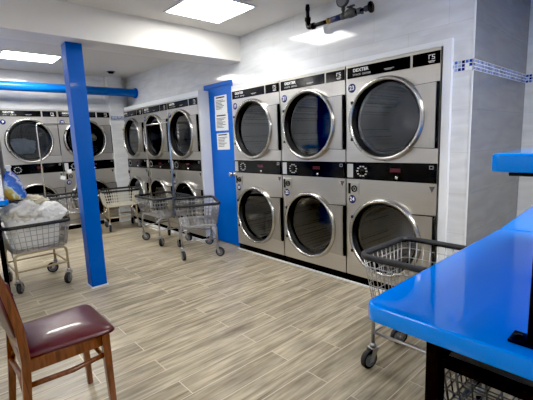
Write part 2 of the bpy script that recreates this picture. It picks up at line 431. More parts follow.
# blue door in its frame
d = structure(MB().build('door_1', M_bluedoor)) if False else None
m = MB(); m.box(2.872, 2.91, 3.725, 4.345, .012, 2.035, bev=.003)
door = structure(m.build('door_1', M_bluedoor))
m = MB()
m.box(2.866, 2.92, 4.345, 4.365, 0, 2.085, bev=.003); m.box(2.866, 2.92, 3.65, 4.345, 2.037, 2.085, bev=.003)
fr = m.build('door_frame', M_bluedoor, door)
for z in (.35, 1.17, 1.86):
    m = MB(); m.tube([(2.866, 4.344, z-.05), (2.866, 4.344, z+.05)], .009, 8); m.box(2.868, 2.8725, 4.315, 4.344, z-.048, z+.048); m.build('hinge', M_iron, door)
m = MB(); m.lathe([(.030, 0), (.030, .006), (.011, .010), (.011, .035), (.026, .042), (.030, .055), (.024, .068), (0, .072)], 20,
                  Matrix.Translation((2.872, 3.80, .94)) @ Matrix.Rotation(-pi/2, 4, 'Y')); m.build('door_handle', M_chrome, door)
# notices taped to the door
def notice(label, y0, y1, z0, z1, rows, tilt):
    # local: x right (world -y), z up
    w = y1-y0; h = z1-z0
    m = MB(); m.box(-w/2, w/2, -.0012, .0012, -h/2, h/2)
    o = m.build('paper_notice', M_paper, None, (2.8705, (y0+y1)/2, (z0+z1)/2)); o.rotation_euler = (0, tilt, -pi/2)
    o.rotation_euler = (Matrix.Rotation(-pi/2, 3, 'Z') @ Matrix.Rotation(tilt, 3, 'Y')).to_euler()
    tag(o, label, 'notice', 'paper notices on the blue door')
    mh = MB(); mh.box(-w*.36, w*.34, -.0026, -.0012, h*.36, h*.43); mh.build('heading', M_inkb, o)
    mt = MB(); rnd = random.Random(int(z0*1000))
    for i in range(rows):
        z = h*.24 - i*(h*.62/rows)
        if rnd.random() < .12: continue
        x1 = w*(.38 - rnd.random()*.35); mt.box(-w*.38, x1, -.0026, -.0012, z-.0035, z+.0035)
    mt.build('printed_text', M_ink, o)
notice('white printed notice taped to the blue door, topmost of three sheets', 3.875, 4.137, 1.70, 1.925, 8, .0)
notice('white printed notice taped to the blue door, middle of three sheets', 3.868, 4.145, 1.488, 1.70, 8, .012)
notice('smaller white printed notice taped to the blue door, lowest of three sheets', 3.862, 4.128, 1.247, 1.458, 7, -.015)

# ceiling panels: the first two are fixtures of the room, the others added fill
def ceiling_light(x0, x1, y0, y1, label, mat=None):
    t = thing('ceiling_light', label, 'ceiling light', ((x0+x1)/2, (y0+y1)/2, ZC), 0, 'square ceiling panels')
    hx, hy = (x1-x0)/2, (y1-y0)/2
    m = MB(); w = .018
    for b in ((-hx-w, hx+w, -hy-w, -hy), (-hx-w, hx+w, hy, hy+w), (-hx-w, -hx, -hy, hy), (hx, hx+w, -hy, hy)): m.box(b[0], b[1], b[2], b[3], -.012, 0)
    m.build('frame', M_trim, t)
    m = MB(); m.box(-hx, hx, -hy, hy, -.008, -.001); m.build('diffuser', mat or M_panel, t)
ceiling_light(1.79, 2.36, 2.70, 3.26, 'glowing square ceiling panel in front of the dropped white beam', M_panel2)
ceiling_light(.87, 1.49, 5.58, 6.02, 'glowing ceiling panel beyond the beam, left of the blue column top')
ceiling_light(1.0, 1.6, -1.2, -.6, 'added unseen fill panel on the ceiling behind the viewpoint near the folding table')  # added out of view to brighten the near floor and dryers
ceiling_light(-.9, -.3, 1.4, 2.0, 'added unseen fill panel on the ceiling by the left wall in front of the beam', M_panel2)  # added out of view as soft fill from the left
ceiling_light(1.7, 2.3, -.85, -.25, 'added unseen fill panel on the ceiling to brighten the blue folding tables')  # added out of view to lift the blue tabletops and nearby floor
ceiling_light(-.9, -.3, 4.9, 5.5, 'added unseen fill panel on the ceiling by the left wall beyond the beam')  # added out of view to brighten the zone behind the beam
t = thing('ceiling_sensor', 'small dark round fitting on the ceiling near the far corner', 'ceiling fitting', (2.40, 6.30, ZC))
m = MB(); m.lathe([(.05, 0), (.05, -.012), (.035, -.03), (0, -.032)], 20, cap0=True); m.build('housing', M_black, t)
m = MB(); m.lathe([(.065, 0), (.065, -.006), (.05, -.008)], 20, cap0=True); m.build('rim', M_iron, t)

# blue pipe along the back wall
t = thing('overhead_pipe', 'thick blue painted pipe running below the ceiling along the back wall', 'pipe', (0, 6.45, 2.237))
m = MB(); m.tube([(XL, 0, .0), (XW, 0, 0)], .066, 20); m.build('pipe_run', M_bluepipe, t)
m = MB(); m.lathe([(.0, 0), (.084, 0), (.084, .028), (.066, .03)], 20, Matrix.Translation((XW-.035, 0, 0)) @ Matrix.Rotation(pi/2, 4, 'Y')); m.build('flange', M_bluecol, t)

# black gas pipe with valve and gauge
t = thing('pipe_assembly', 'dark iron pipe with elbow, valve and gauge hanging below the ceiling by the tiled wall', 'pipe', (2.733, 2.40, 2.335))
m = MB(); m.tube([(0, 0, .06), (0, 0, ZC-2.335)], .017, 12); m.tube([(0, -.03, 0), (0, -.26, 0)], .0175, 12)
m.tube([(0, -.40, 0), (0, -.60, 0)], .014, 12); m.build('pipe', M_pipe, t)
m = MB(); m.tube(fillet([(0, 0, .07), (0, 0, 0), (0, -.06, 0)], .03), .023, 12); m.tube([(0, 0, .055), (0, 0, .085)], .028, 12); m.tube([(0, -.045, 0), (0, -.075, 0)], .028, 12)
m.build('elbow', M_pipe, t)
m = MB(); m.tube([(0, 0, .145), (0, 0, .175)], .021, 12); m.build('collar', M_pipe, t)
m = MB(); m.tube([(0, -.225, 0), (0, -.255, 0)], .024, 6); m.tube([(0, -.255, 0), (0, -.275, 0)], .020, 12); m.build('union', M_brass, t)
m = MB(); m.tube([(0, -.27, 0), (0, -.38, 0)], .024, 14); m.build('wrap', M_bluetape, t)
m = MB(); m.tube([(0, -.375, 0), (0, -.405, 0)], .029, 8); m.tube([(0, -.39, 0), (0, -.39, .075)], .012, 10); m.tube([(0, -.39, .045), (0, -.39, .065)], .018, 6); m.build('tee', M_iron, t)
gm = Matrix.Translation((-.005, -.39, .125)) @ Matrix.Rotation(-pi/2, 4, 'Y') @ Matrix.Rotation(0, 4, 'X')
m = MB(); m.lathe([(0, -.018), (.052, -.018), (.058, -.012), (.058, .014), (.052, .018), (.050, .012)], 28, gm); g = m.build('gauge', M_iron, t)
m = MB(); m.lathe([(.051, .0125), (0, .0125)], 28, gm); m.build('dial', M_gauge, g)
m = MB(); m.lathe([(.0, -.05), (.022, -.05), (.034, -.03), (.038, 0), (.034, .03), (.022, .05), (0, .05)], 16, Matrix.Translation((0, -.465, .004)) @ Matrix.Rotation(pi/2, 4, 'X'))
m.tube([(0, -.465, .02), (0, -.465, .055)], .016, 10); m.box(-.012, .012, -.50, -.43, .05, .062, bev=.003); m.tube([(0, -.415, 0), (0, -.43, 0)], .03, 6); m.tube([(0, -.50, 0), (0, -.515, 0)], .03, 6)
m.build('valve', M_iron, t)
m = MB(); m.tube([(0, -.535, 0), (0, -.56, 0)], .026, 8); m.tube([(0, -.60, 0), (0, -.625, 0)], .024, 8); m.tube([(0, -.575, 0), (0, -.575, -.03)], .012, 8); m.build('coupling', M_iron, t)
m = MB(); m.lathe([(0, 0), (.016, 0), (.042, .006), (.042, .018), (0, .018)], 20, Matrix.Translation((0, -.64, 0)) @ Matrix.Rotation(pi/2, 4, 'X')); m.build('end_flange', M_pipe, t)

# ------------------------------------------------------------------ stacked dryers
W, HT = .824, 1.95
def plate_hole(m, x0, x1, z0, z1, cx, cz, r, y=0.0, n=64):
    angs = sorted(set([2*pi*i/n for i in range(n)] + [math.atan2(z-cz, x-cx) % (2*pi) for x in (x0, x1) for z in (z0, z1)]))
    inn = []; out = []
    for a in angs:
        c, s = cos(a), sin(a); ts = []
        if c > 1e-9: ts.append((x1-cx)/c)
        if c < -1e-9: ts.append((x0-cx)/c)
        if s > 1e-9: ts.append((z1-cz)/s)
        if s < -1e-9: ts.append((z0-cz)/s)
        tt = min(ts); inn.append((cx+r*c, y, cz+r*s)); out.append((cx+tt*c, y, cz+tt*s))
    k = len(angs)
    m.add(inn+out, [[i, (i+1) % k, k+(i+1) % k, k+i] for i in range(k)])

def DM(cx, cz):   # lathe axis pointing out of the front (-y)
    return Matrix.Translation((cx, 0, cz)) @ Matrix.Rotation(pi/2, 4, 'X')
CXD = .392; CZU = 1.473; CZL = .482

def dryer_door(parent, cz):
    cx = CXD
    m = MB()
    m.lathe([(.337, .0), (.337, .030), (.333, .046), (.325, .054), (.314, .055), (.307, .049), (.303, .038)], 72, DM(cx, cz))
    ring = m.build('door', M_ring, parent)
    m = MB(); m.lathe([(.3035, .040), (.299, .02), (.290, -.01), (.278, -.022), (.265, -.022)], 64, DM(cx, cz)); m.build('gasket', M_rubber, ring)
    m = MB(); m.lathe([(.290, -.008), (.20, -.0100), (.10, -.0112), (0, -.0115)], 64, DM(cx, cz)); m.build('glass', M_glass, ring, fix=False)
    # square hinge plate running from the ring to the right edge
    pts = []
    for i in range(13):
        a = radians(-44 + 88*i/12); pts.append((cx+.330*cos(a), cz+.330*sin(a)))
    poly = [(.806, cz-.236), (.806, cz+.236)] + list(reversed(pts))
    m = MB(); m.prism(poly, .0, .030, Matrix.Rotation(pi/2, 4, 'X') )
    m.build('hinge_plate', M_plate, ring)
    m = MB(); m.prism([(.810, cz-.241), (.810, cz+.241)] + [(x-.003, z+(.005 if z > cz else -.005)) for x, z in reversed(pts)], .0, .020, Matrix.Rotation(pi/2, 4, 'X')); m.box(.809, .820, -.022, .0, cz-.24, cz+.24); m.tube([(.814, -.020, cz-.225), (.814, -.020, cz-.16)], .008, 8); m.tube([(.814, -.020, cz+.16), (.814, -.020, cz+.225)], .008, 8); m.build('hinge', M_black, ring)
    # dark finger pull on the left of the ring
    m = MB(); arc = [(cx+.333*cos(radians(a)), -.030, cz+.333*sin(radians(a))) for a in range(152, 209, 4)]
    m.tube(arc, .010, 8)
    for a in (152, 208): m.box(cx+.329*cos(radians(a))-.012, cx+.329*cos(radians(a))+.012, -.060, -.012, cz+.329*sin(radians(a))-.013, cz+.329*sin(radians(a))+.013, bev=.003)
    m.build('handle', M_rubber, ring)

def make_dryer():
    t = thing('stacked_dryer', 'x', 'dryer', (0, 0, 0), 0, 'stacked coin dryers along the walls')
    m = MB()
    m.box(.002, W-.002, .012, .70, .075, HT)                       # carcass behind the face (drum wells poke in)
    m.v.clear(); m.f.clear(); m.mi.clear(); m.sm.clear()
    # faces: front sheet with two round wells, sides, top, back
    x0, x1 = .003, W-.003
    m.add([(x0, 0, 1.124), (x1, 0, 1.124), (x1, 0, .968), (x0, 0, .968)], [[0, 1, 2, 3]])
    m.add([(x0, 0, 1.81), (x1, 0, 1.81), (x1, 0, HT), (x0, 0, HT)], [[0, 1, 2, 3]])
    plate_hole(m, x0, x1, 1.124, 1.81, CXD, CZU, .30)
    plate_hole(m, x0, x1, .075, .968, CXD, CZL, .30)
    m.add([(x0, 0, .075), (x0, .68, .075), (x0, .68, HT), (x0, 0, HT), (x1, 0, .075), (x1, .68, .075), (x1, .68, HT), (x1, 0, HT)],
          [[0, 1, 2, 3], [4, 5, 6, 7], [3, 2, 6, 7], [0, 1, 5, 4], [1, 2, 6, 5]])
    m.build('cabinet', M_steel, t)
    m = MB(); m.box(.003, W-.003, .02, .6, 0, .075); m.box(.003, W-.003, .012, .02, .002, .074); m.tube([(.4, .012, .035), (.4, .004, .035)], .008, 8); m.build('kick_plate', M_black, t)
    for cz in (CZU, CZL):
        m = MB(); m.lathe([(.300, .0), (.300, -.03), (.262, -.03), (.275, -.04), (.29, -.05), (.29, -.55), (0, -.56)], 48, DM(CXD, cz), smooth=True)
        for k in range(3):
            a = 2*pi*k/3+.4; p0 = (CXD+.285*cos(a), .06, cz+.285*sin(a)); p1 = (CXD+.285*cos(a), .54, cz+.285*sin(a)); m.tube([p0, p1], .03, 6)
        m.build('drum', M_drum, t)
        dryer_door(t, cz)
    # header
    m = MB(); m.box(.020, .592, -.006, 0, 1.838, 1.928, bev=.002)
    h = m.build('header_panel', M_blackgloss, t)
    lettering('DEXTER', .036, .155, -.0068, 1.898, M_white, h, .0008, 1.15)
    lettering('STACK  DRYER', .021, .165, -.0068, 1.862, M_whitesil, h, .0002, 1.25)
    mm = MB(); mm.box(.375, .46, -.0075, -.006, 1.866, 1.870); mm.box(.385, .44, -.0075, -.006, 1.858, 1.861); mm.build('badge_mark', M_whitesil, h)
    m = MB(); m.box(.612, .818, -.006, 0, 1.838, 1.928, bev=.002)
    h = m.build('header_panel', M_blackgloss, t)
    mm = MB(); mm.m = 0
    for b in ((.735, .739, 1.878, 1.905), (.735, .755, 1.903, 1.907), (.760, .764, 1.888, 1.907), (.760, .780, 1.903, 1.907), (.760, .780, 1.888, 1.892), (.776, .780, 1.876, 1.892), (.757, .780, 1.874, 1.878), (.733, .782, 1.860, 1.864), (.738, .777, 1.852, 1.855)):
        mm.box(b[0], b[1], -.0075, -.006, b[2], b[3])
    mm.build('program_mark', M_white, h)
    # control band between the two drums
    m = MB(); m.box(.004, W-.004, -.010, 0, .970, 1.122, bev=.003); c = m.build('control_band', M_blackgloss, t)
    m = MB(); m.box(.020, .080, -.012, -.010, .985, 1.105); c2 = m.build('instruction_plate', M_whitesil, c)
    m = MB()
    for k in range(10):
        a = 2*pi*k/10; px, pz = .172+.046*cos(a), 1.044+.042*sin(a); m.box(px-.009, px+.009, -.0115, -.010, pz-.005, pz+.005)
    m.build('program_mark', M_whitesil, c)
    m = MB(); m.lathe([(.0, .018), (.016, .018), (.02, .010)], 16, Matrix.Translation((.172, 0, 1.044)) @ Matrix.Rotation(pi/2, 4, 'X')); m.build('knob', M_black, c)
    m = MB(); m.box(.44, .53, -.0115, -.010, 1.045, 1.075); m.build('display', M_redled, c)
    m = MB(); m.lathe([(0, .020), (.011, .019), (.013, .010)], 14, Matrix.Translation((.50, 0, 1.0)) @ Matrix.Rotation(pi/2, 4, 'X')); m.build('button', M_chrome, c)
    m = MB()
    for b in ((.765, .795, 1.100, 1.103), (.765, .795, 1.078, 1.081), (.765, .768, 1.078, 1.103), (.792, .795, 1.078, 1.103)): m.box(b[0], b[1], -.0115, -.010, b[2], b[3])
    m.build('card_mark', M_whitesil, c)
    # coin box plate
    m = MB(); m.box(.028, .140, -.012, 0, .832, .940, bev=.003); cb = m.build('coin_box', M_steel, t)
    m = MB(); m.box(.030, .056, -.0135, -.0115, .838, .934); m.lathe([(.030, .0115), (.030, .020), (.020, .020), (.020, .012)], 20, Matrix.Translation((.096, 0, .886)) @ Matrix.Rotation(pi/2, 4, 'X')); m.box(.090, .102, -.016, -.0115, .876, .896); m.build('lock', M_black, cb)
    m = MB(); m.prism([(.762, .946), (.785, .898), (.808, .946)], 0, .002, Matrix.Rotation(pi/2, 4, 'X')); m.build('warning_sticker', M_ink, t)
    return t
def number_sticker(parent, num, z):
    m = MB(); m.lathe([(.038, 0), (.038, .002), (0, .002)], 28, Matrix.Translation((.064, 0, z)) @ Matrix.Rotation(pi/2, 4, 'X')); s = m.build('number_sticker', M_stick, parent)
    lettering(num, .052 if len(num) > 1 else .056, .064, -.0028, z, M_white, s, .0009, 1.0)

proto = make_dryer()
dry = []
near = [((2.82, 2.051), '23', '24', 'stainless stacked dryer marked 23 and 24, beside the tiled corner'),
        ((2.82, 2.880), '21', '22', 'stainless stacked dryer marked 21 over 22, between two other stacks'),
        ((2.82, 3.709), '19', '20', 'stainless stacked dryer right next to the blue door'),
        ((2.71, 5.115), '17', '18', 'far stacked dryer nearest the blue door, behind the parked carts'),
        ((2.71, 5.944), '15', '16', 'far stacked dryer, middle one of the three left of the blue door'),
        ((2.71, 6.773), '13', '14', 'far stacked dryer in the corner by the white tiled pillar'),
        ((1.651, 6.76), '11', '12', 'back wall stacked dryer partly hidden by the blue column'),
        ((.827, 6.76), '9', '10', 'back wall stacked dryer at the left edge, behind the full laundry cart')]
for i, (p, a, b, lab) in enumerate(near):
    o = proto if i == 0 else copy_tree(proto)
    o.location = (p[0], p[1], 0); o.rotation_euler = (0, 0, -pi/2 if i < 6 else 0); o['label'] = lab
    if i == 7: o.location.x = .862; o.scale.x = .957
    dry.append((o, a, b))
for o, a, b in dry:
    number_sticker(o, a, 1.757); number_sticker(o, b, .787)
for k in (1, 2, 3, 4):
    o = dry[k][0]
    m = MB(); m.lathe([(.022, 0), (.022, .0015), (0, .0015)], 20, Matrix.Translation((.775, 0, .918 if k != 1 else .93)) @ Matrix.Rotation(pi/2, 4, 'X')); s = m.build('price_sticker', M_pink, o)
    m = MB(); m.box(.766, .784, -.0025, -.0014, .914, .918) ; m.box(.768, .782, -.0025, -.0014, .922, .926); m.build('printed_text', M_ink, s)
# white paper squares stuck low on the second back wall dryer
for (x, z, a, lab) in ((1.632, .872, .3, 'small tilted white paper tag, lower of two on the back wall dryer'), (1.735, .968, -.2, 'small white paper tag, upper of two on the back wall dryer')):
    m = MB(); m.box(-.036, .036, -.001, .001, -.03, .03); m.box(-.034, .034, -.0015, -.001, .012, .018)
    o = m.build('paper_tag', M_paper, None, (x, 6.7465 if x > 1.7 else 6.757, z)); o.rotation_euler = (0, a, 0); tag(o, lab, 'paper tag', 'paper tags on the back dryer')

# ------------------------------------------------------------------ laundry carts
ZB, ZR = .395, .640
def make_cart(label, loc, rz, wire=M_chrome, tube=M_zinc, bl=.60, bw=.43, tl=.70, tw=.50, pole=None, floor_pan=None, R=.0026, caster_dirs=(0.4, -0.7, 1.9, 2.6), ZR=ZR):
    """wire basket cart: length along local x, width along local y"""
    t = thing('laundry_cart', label, 'laundry cart', loc, rz, 'wire laundry carts')
    # ---- basket
    m = MB()
    def rect(f):
        l = bl*.5*(1-f) + tl*.5*f; w = bw*.5*(1-f) + tw*.5*f; z = ZB + (ZR-ZB)*f
        return l, w, z
    for f in (0, .2, .4, .6, .8):
        l, w, z = rect(f); m.tube([(x, y, z) for x, y in rounded_rect(-l, l, -w, w, .05, 3)], R if f else .004, 5, closed=True)
    nl, nw = 14, 10
    l0, w0, z0 = rect(0); l1, w1, z1 = rect(1)
    for i in range(nl):
        u = -1+2*(i+.5)/nl
        for s in (-1, 1): m.tube([(u*l0*.95, s*w0, z0), (u*l1*.95, s*w1, z1)], R, 4)
        m.tube([(u*l0*.95, -w0, z0), (u*l0*.95, w0, z0)], R, 4)
    for i in range(nw):
        u = -1+2*(i+.5)/nw
        for s in (-1, 1): m.tube([(s*l0, u*w0*.95, z0), (s*l1, u*w1*.95, z1)], R, 4)
        m.tube([(-l0, u*w0*.95, z0), (l0, u*w0*.95, z0)], R, 4)
    m.build('basket', wire, t)
    if floor_pan:
        m = MB(); m.box(-l0+.01, l0-.01, -w0+.01, w0-.01, z0+.004, z0+.012, bev=.003); m.build('basket_floor', floor_pan, t)
    # ---- bumper: flattened vinyl band round the rim
    m = MB(); path = rounded_rect(-l1, l1, -w1, w1, .06, 6); k = len(path)
    sec = [(-.008, -.015), (.010, -.015), (.014, -.009), (.014, .009), (.010, .015), (-.008, .015)]; vs = []; fs = []
    for i in range(k):
        a = Vector(path[i-1]); b = Vector(path[(i+1) % k]); d = (b-a).normalized(); nrm = Vector((d.y, -d.x))
        for o_, h in sec: vs.append((path[i][0]+nrm.x*o_, path[i][1]+nrm.y*o_, ZR+h))
    q = len(sec)
    for i in range(k):
        for j in range(q): fs.append([i*q+j, ((i+1) % k)*q+j, ((i+1) % k)*q+(j+1) % q, i*q+(j+1) % q])
    m.add(vs, fs, True); m.build('bumper', M_bumper, t)
    # ---- frame
    m = MB(); fl, fw = bl/2-.015, bw/2-.01; zc = .135
    for s in (-1, 1):
        m.tube(fillet([(s*fl, -fw, zc), (s*fl, -fw, ZB-.018), (s*fl, fw, ZB-.018), (s*fl, fw, zc)], .045), .0115, 8)
        m.tube([(-fl, s*fw, .215), (fl, s*fw, .215)], .009, 8)
        m.tube([(s*fl, -fw, .215), (s*fl, fw, .215)], .009, 8)
        m.tube([(-fl, s*fw*.55, ZB-.018), (fl, s*fw*.55, ZB-.018)], .008, 6)
        for s2 in (-1, 1): m.tube([(s*fl, s2*fw, .30), (s*(fl-.12), s2*fw, ZB-.02)], .006, 6)
    m.build('frame', tube, t)
    # ---- casters
    i = 0
    for sx in (-1, 1):
        for sy in (-1, 1):
            a = caster_dirs[i]; i += 1
            px, py = sx*fl, sy*fw; off = .032
            m = MB(); m.tube([(0, 0, zc+.012), (0, 0, zc-.012)], .020, 12); m.box(-.024, .024, -.024, .024, zc-.018, zc-.012, bev=.002)
            for s in (-1, 1):
                y = s*.024
                m.add([(-.022, y-.0015, zc-.014), (.022, y-.0015, zc-.014), (off+.012, y-.0015, .045), (off-.012, y-.0015, .045),
                       (-.022, y+.0015, zc-.014), (.022, y+.0015, zc-.014), (off+.012, y+.0015, .045), (off-.012, y+.0015, .045)],
                      [[0, 1, 2, 3], [4, 5, 6, 7], [0, 1, 5, 4], [1, 2, 6, 5], [2, 3, 7, 6], [3, 0, 4, 7]], False)
            m.tube([(off, -.028, .056), (off, .028, .056)], .007, 8)
            c = m.build('caster', M_zinc, t, (px, py, 0)); c.rotation_euler = (0, 0, a)
            w = MB(); wm = Matrix.Translation((off, 0, .056)) @ Matrix.Rotation(pi/2, 4, 'X')
            w.m = 0; w.lathe([(.040, -.016), (.050, -.016), (.0555, -.010), (.0555, .010), (.050, .016), (.040, .016)], 28, wm)
            w.m = 1; w.lathe([(.0, -.018), (.016, -.018), (.018, -.013), (.036, -.011), (.040, -.016)], 28, wm); w.lathe([(.040, .016), (.036, .011), (.018, .013), (.016, .018), (0, .018)], 28, wm)
            w.build('wheel', [M_tyre, M_hub], c)
    if pole:
        m = MB(); h = pole[0]; x = tl/2-.01
        m.tube(fillet([(-x, 0, .40), (-x, 0, h), (x, 0, h)], .03), .010, 8)
        p = m.build('garment_rail', M_chrome, t)
        m = MB(); m.tube([(x, 0, .40), (x, 0, h+.01)], .012, 8); m.build('rail_post', pole[1], t)
    return t
make_cart('wire laundry cart with beige frame, piled with white laundry', (.71, 4.30, 0), pi/2+.03, R=.0032, wire=M_zinc, tube=M_beigetube, bl=.50, bw=.46, tl=.56, tw=.55, caster_dirs=(2.4, -.5, 1.2, -.4))
make_cart('empty wire cart with garment rail, behind the full cart and the blue column', (1.58, 6.22, 0), .02, pole=(1.70, M_chrome))
make_cart('empty cart with cream basket and beige legs in the far corner by the pillar', (2.30, 6.20, 0), -.16, wire=M_creamwire, tube=M_beigetube, bl=.46, bw=.40, tl=.56, tw=.48, floor_pan=M_creamwire, R=.0042, caster_dirs=(-1.8, .6, -.5, 1))
make_cart('empty chrome cart with garment rail, pushed against the far dryers', (2.38, 4.83, 0), -pi/2, wire=M_zinc, R=.003, bl=.54, bw=.42, pole=(1.62, M_paleblue), caster_dirs=(1, -.6, 2.2, .3))
make_cart('empty chrome cart standing askew in front of the blue door', (2.395, 3.985, 0), math.atan2(.894, .447), wire=M_zinc, R=.003, bl=.58, bw=.43, tl=.66, tw=.51, caster_dirs=(-2.2, -2.9, 1.2, .3))
make_cart('empty chrome cart with black rim between dryer 24 and the blue table', (1.982, .842, 0), pi/2, wire=M_zinc, R=.003, bl=.60, bw=.38, tl=.66, tw=.50, caster_dirs=(.3, 2.3, 1.0, 1.35), ZR=.682)
make_cart('wire cart parked under the blue folding table, seen behind its black leg', (1.405, .195, 0), pi/2, wire=M_iron, R=.0032, bl=.58, bw=.42, tl=.66, tw=.46, caster_dirs=(.3, 1.3, 2.3, 2.4))

# ------------------------------------------------------------------ laundry
def cloth(name, label, cat, c, size, mat, seed, amp=.35, freq=2.2, group=None, flat=-.8, parent=None):
    bm = bmesh.new(); bmesh.ops.create_icosphere(bm, subdivisions=5, radius=1)
    for v in bm.verts:
        p = v.co.copy(); q = p*freq + Vector((seed*7.1, seed*3.3, seed*1.7))
        n1 = noise.noise(q); n2 = 1-abs(noise.noise(q*1.9)); n3 = 1-abs(noise.noise(q*3.7+Vector((3, 1, 2))))
        d = 1 + amp*(.6*n1 + .5*(n2-.75) + .28*(n3-.75))
        p = p*d
        if p.z < flat: p.z = flat + (p.z-flat)*.15
        v.co = Vector((p.x*size[0], p.y*size[1], p.z*size[2]))
    m = MB(); m.from_bm(bm, None, True); o = m.build(name, mat, None, c)
    tag(o, label, cat, group); return o
# the body of washing filling the basket, then the heap on top
bm = bmesh.new(); bmesh.ops.create_cube(bm, size=2); bmesh.ops.subdivide_edges(bm, edges=list(bm.edges), cuts=22, use_grid_fill=True)
for v in bm.verts:
    p = v.co.copy(); f = (p.z+1)/2
    e = 4; nn = (abs(p.x)**e+abs(p.y)**e)**(1/e); k = 1/max(nn, 1) if nn > 1 else 1
    x, y = p.x*k, p.y*k
    w = .196 + .030*f; l = .205+.025*f
    q = Vector((x*2.5, y*2.5, p.z*1.5)); n1 = noise.noise(q*1.3); n2 = 1-abs(noise.noise(q*2.6))
    z = .412 + .25*f + (.05*n1+.05*(n2-.6))*(f > .9) + (.05*(1-max(abs(x), abs(y))) if f > .9 else 0)
    s = 1 + (.05*n1+.05*(n2-.8))*.6
    v.co = Vector((x*w*s, y*l*s, z))
m = MB(); m.from_bm(bm, None, True); o = m.build('bed_sheet', M_cloth2, None, (.71, 4.30, 0)); tag(o, 'white bed sheet filling the wire basket of the beige-framed cart', 'laundry')
cloth('bed_sheet', 'crumpled white sheet heaped on the left of the full laundry cart', 'laundry', (.65, 4.28, .73), (.17, .20, .11), M_cloth, 1, .55, 1.8)
cloth('towel', 'rounded bright white towel on the right of the full laundry cart', 'laundry', (.88, 4.26, .712), (.125, .18, .105), M_cloth2, 2, .38, 1.7)
cloth('shirt', 'dark grey garment on top of the full laundry cart', 'laundry', (.60, 4.42, .83), (.13, .10, .05), M_clothg, 3, .6, 2.4)
cloth('pillowcase', 'cream cloth lying over the dark garment on the laundry heap', 'laundry', (.73, 4.40, .825), (.14, .11, .055), M_clothc, 4, .7, 2.6)
cloth('laundry_load', 'pale blue and white washing inside the dryer at the left edge', 'laundry', (1.15, 6.93, 1.39), (.17, .12, .13), M_clothb, 5, .6, 2)
cloth('laundry_load', 'white cloth inside the back wall dryer beside the blue column', 'laundry', (2.14, 6.88, 1.50), (.10, .08, .07), M_cloth2, 6, .7, 2.2)

# ------------------------------------------------------------------ folding tables
def table_top(m, x0, x1, y0, y1, z0, z1, r=.046, e=.006):
    rings = []
    for z, ins in ((z0, e*.5), (z0+e*.5, 0), (z1-e, 0), (z1-e*.3, e*.3), (z1, e)):
        rings.append([(x, y, z) for x, y in rounded_rect(x0+ins, x1-ins, y0+ins, y1-ins, r-ins*.8, 6)])
    k = len(rings[0]); vs = [p for rg in rings for p in rg]
    fs = [[i*k+j, i*k+(j+1) % k, (i+1)*k+(j+1) % k, (i+1)*k+j] for i in range(len(rings)-1) for j in range(k)]
    m.add(vs, fs, True)
    m.add(rings[0], [list(reversed(range(k)))], False); m.add(rings[-1], [list(range(k))], False)
def folding_table(label, x0, x1, y0, y1, zt, shelf=None, corner=.046, lx=.07, ly=.185, posts=None):
    t = thing('folding_table', label, 'table', ((x0+x1)/2, (y0+y1)/2, 0), 0, 'blue folding tables')
    hx, hy = (x1-x0)/2, (y1-y0)/2
    m = MB(); table_top(m, -hx, hx, -hy, hy, zt-.048, zt, corner); m.build('tabletop', M_bluetop, t)
    for sx in (-1, 1):
        for sy in (-1, 1):
            cx, cy = sx*(hx-lx), sy*(hy-ly); m = MB(); m.box(cx-.019, cx+.019, cy-.019, cy+.019, .008, zt-.048, bev=.003); m.box(cx-.03, cx+.03, cy-.03, cy+.03, 0, .008); m.build('leg', M_black, t)
        cx = sx*(hx-lx); m = MB(); m.box(cx-.012, cx+.012, -hy+ly+.019, hy-ly-.019, zt-.137, zt-.110, bev=.002); m.build('rail', M_black, t)
    for sy in (-1, 1):
        cy = sy*(hy-ly); m = MB(); m.box(-hx+lx+.019, hx-lx-.019, cy-.012, cy+.012, zt-.137, zt-.110, bev=.002); m.build('rail', M_black, t)
    if shelf:
        sx0, sx1, sy0, sy1, z0, z1 = shelf
        m = MB(); table_top(m, sx0, sx1, sy0, sy1, z0, z1, .02, .006); m.build('shelf', M_bluetop, t)
        for px, py in posts:
            m = MB(); m.box(px-.016, px+.016, py-.016, py+.016, zt, z0, bev=.002); p = m.build('shelf_post', M_black, t)
            m = MB(); m.box(px-.028, px+.028, py-.05, py+.05, zt, zt+.008, bev=.002)
            for s in (-1, 1): m.tube([(px, py+s*.034, zt+.008), (px, py+s*.034, zt+.012)], .008, 8)
            m.build('base_plate', M_black, p)
            m = MB(); m.box(px-.02, px+.02, py-.07, py+.07, z0-.008, z0, bev=.002); m.build('top_plate', M_black, p)
    return t
# table one beside the viewpoint, table two beyond it
cx, cy = (0.88+2.08)/2, 0.0
folding_table('glossy blue folding table with black legs and a raised shelf, closest to the viewpoint', .885, 2.08, -.59, .59, .86,
              (.932-cx, 1.98-cx, -.293, .293, 1.245, 1.286), posts=[(x-cx, y) for x in (.955, 1.95) for y in (-.185, .185)])
t2 = folding_table('second glossy blue folding table butted against the far end of the first', 2.117, 3.317, -.54, .624, .86, corner=.014)
t2.rotation_euler = (0, 0, .055)
cx, cy = (-.75+.515)/2, (4.03+5.0)/2
folding_table('blue folding table with raised shelf at the left edge beyond the full cart', -.75, .515, 4.03, 5.0, .90,
              (-.70-cx, .435-cx, -.42, .22, 1.265, 1.31), lx=.095, ly=.09, posts=[(x-cx, y) for x in (-.5, .395) for y in (-.36, .15)])
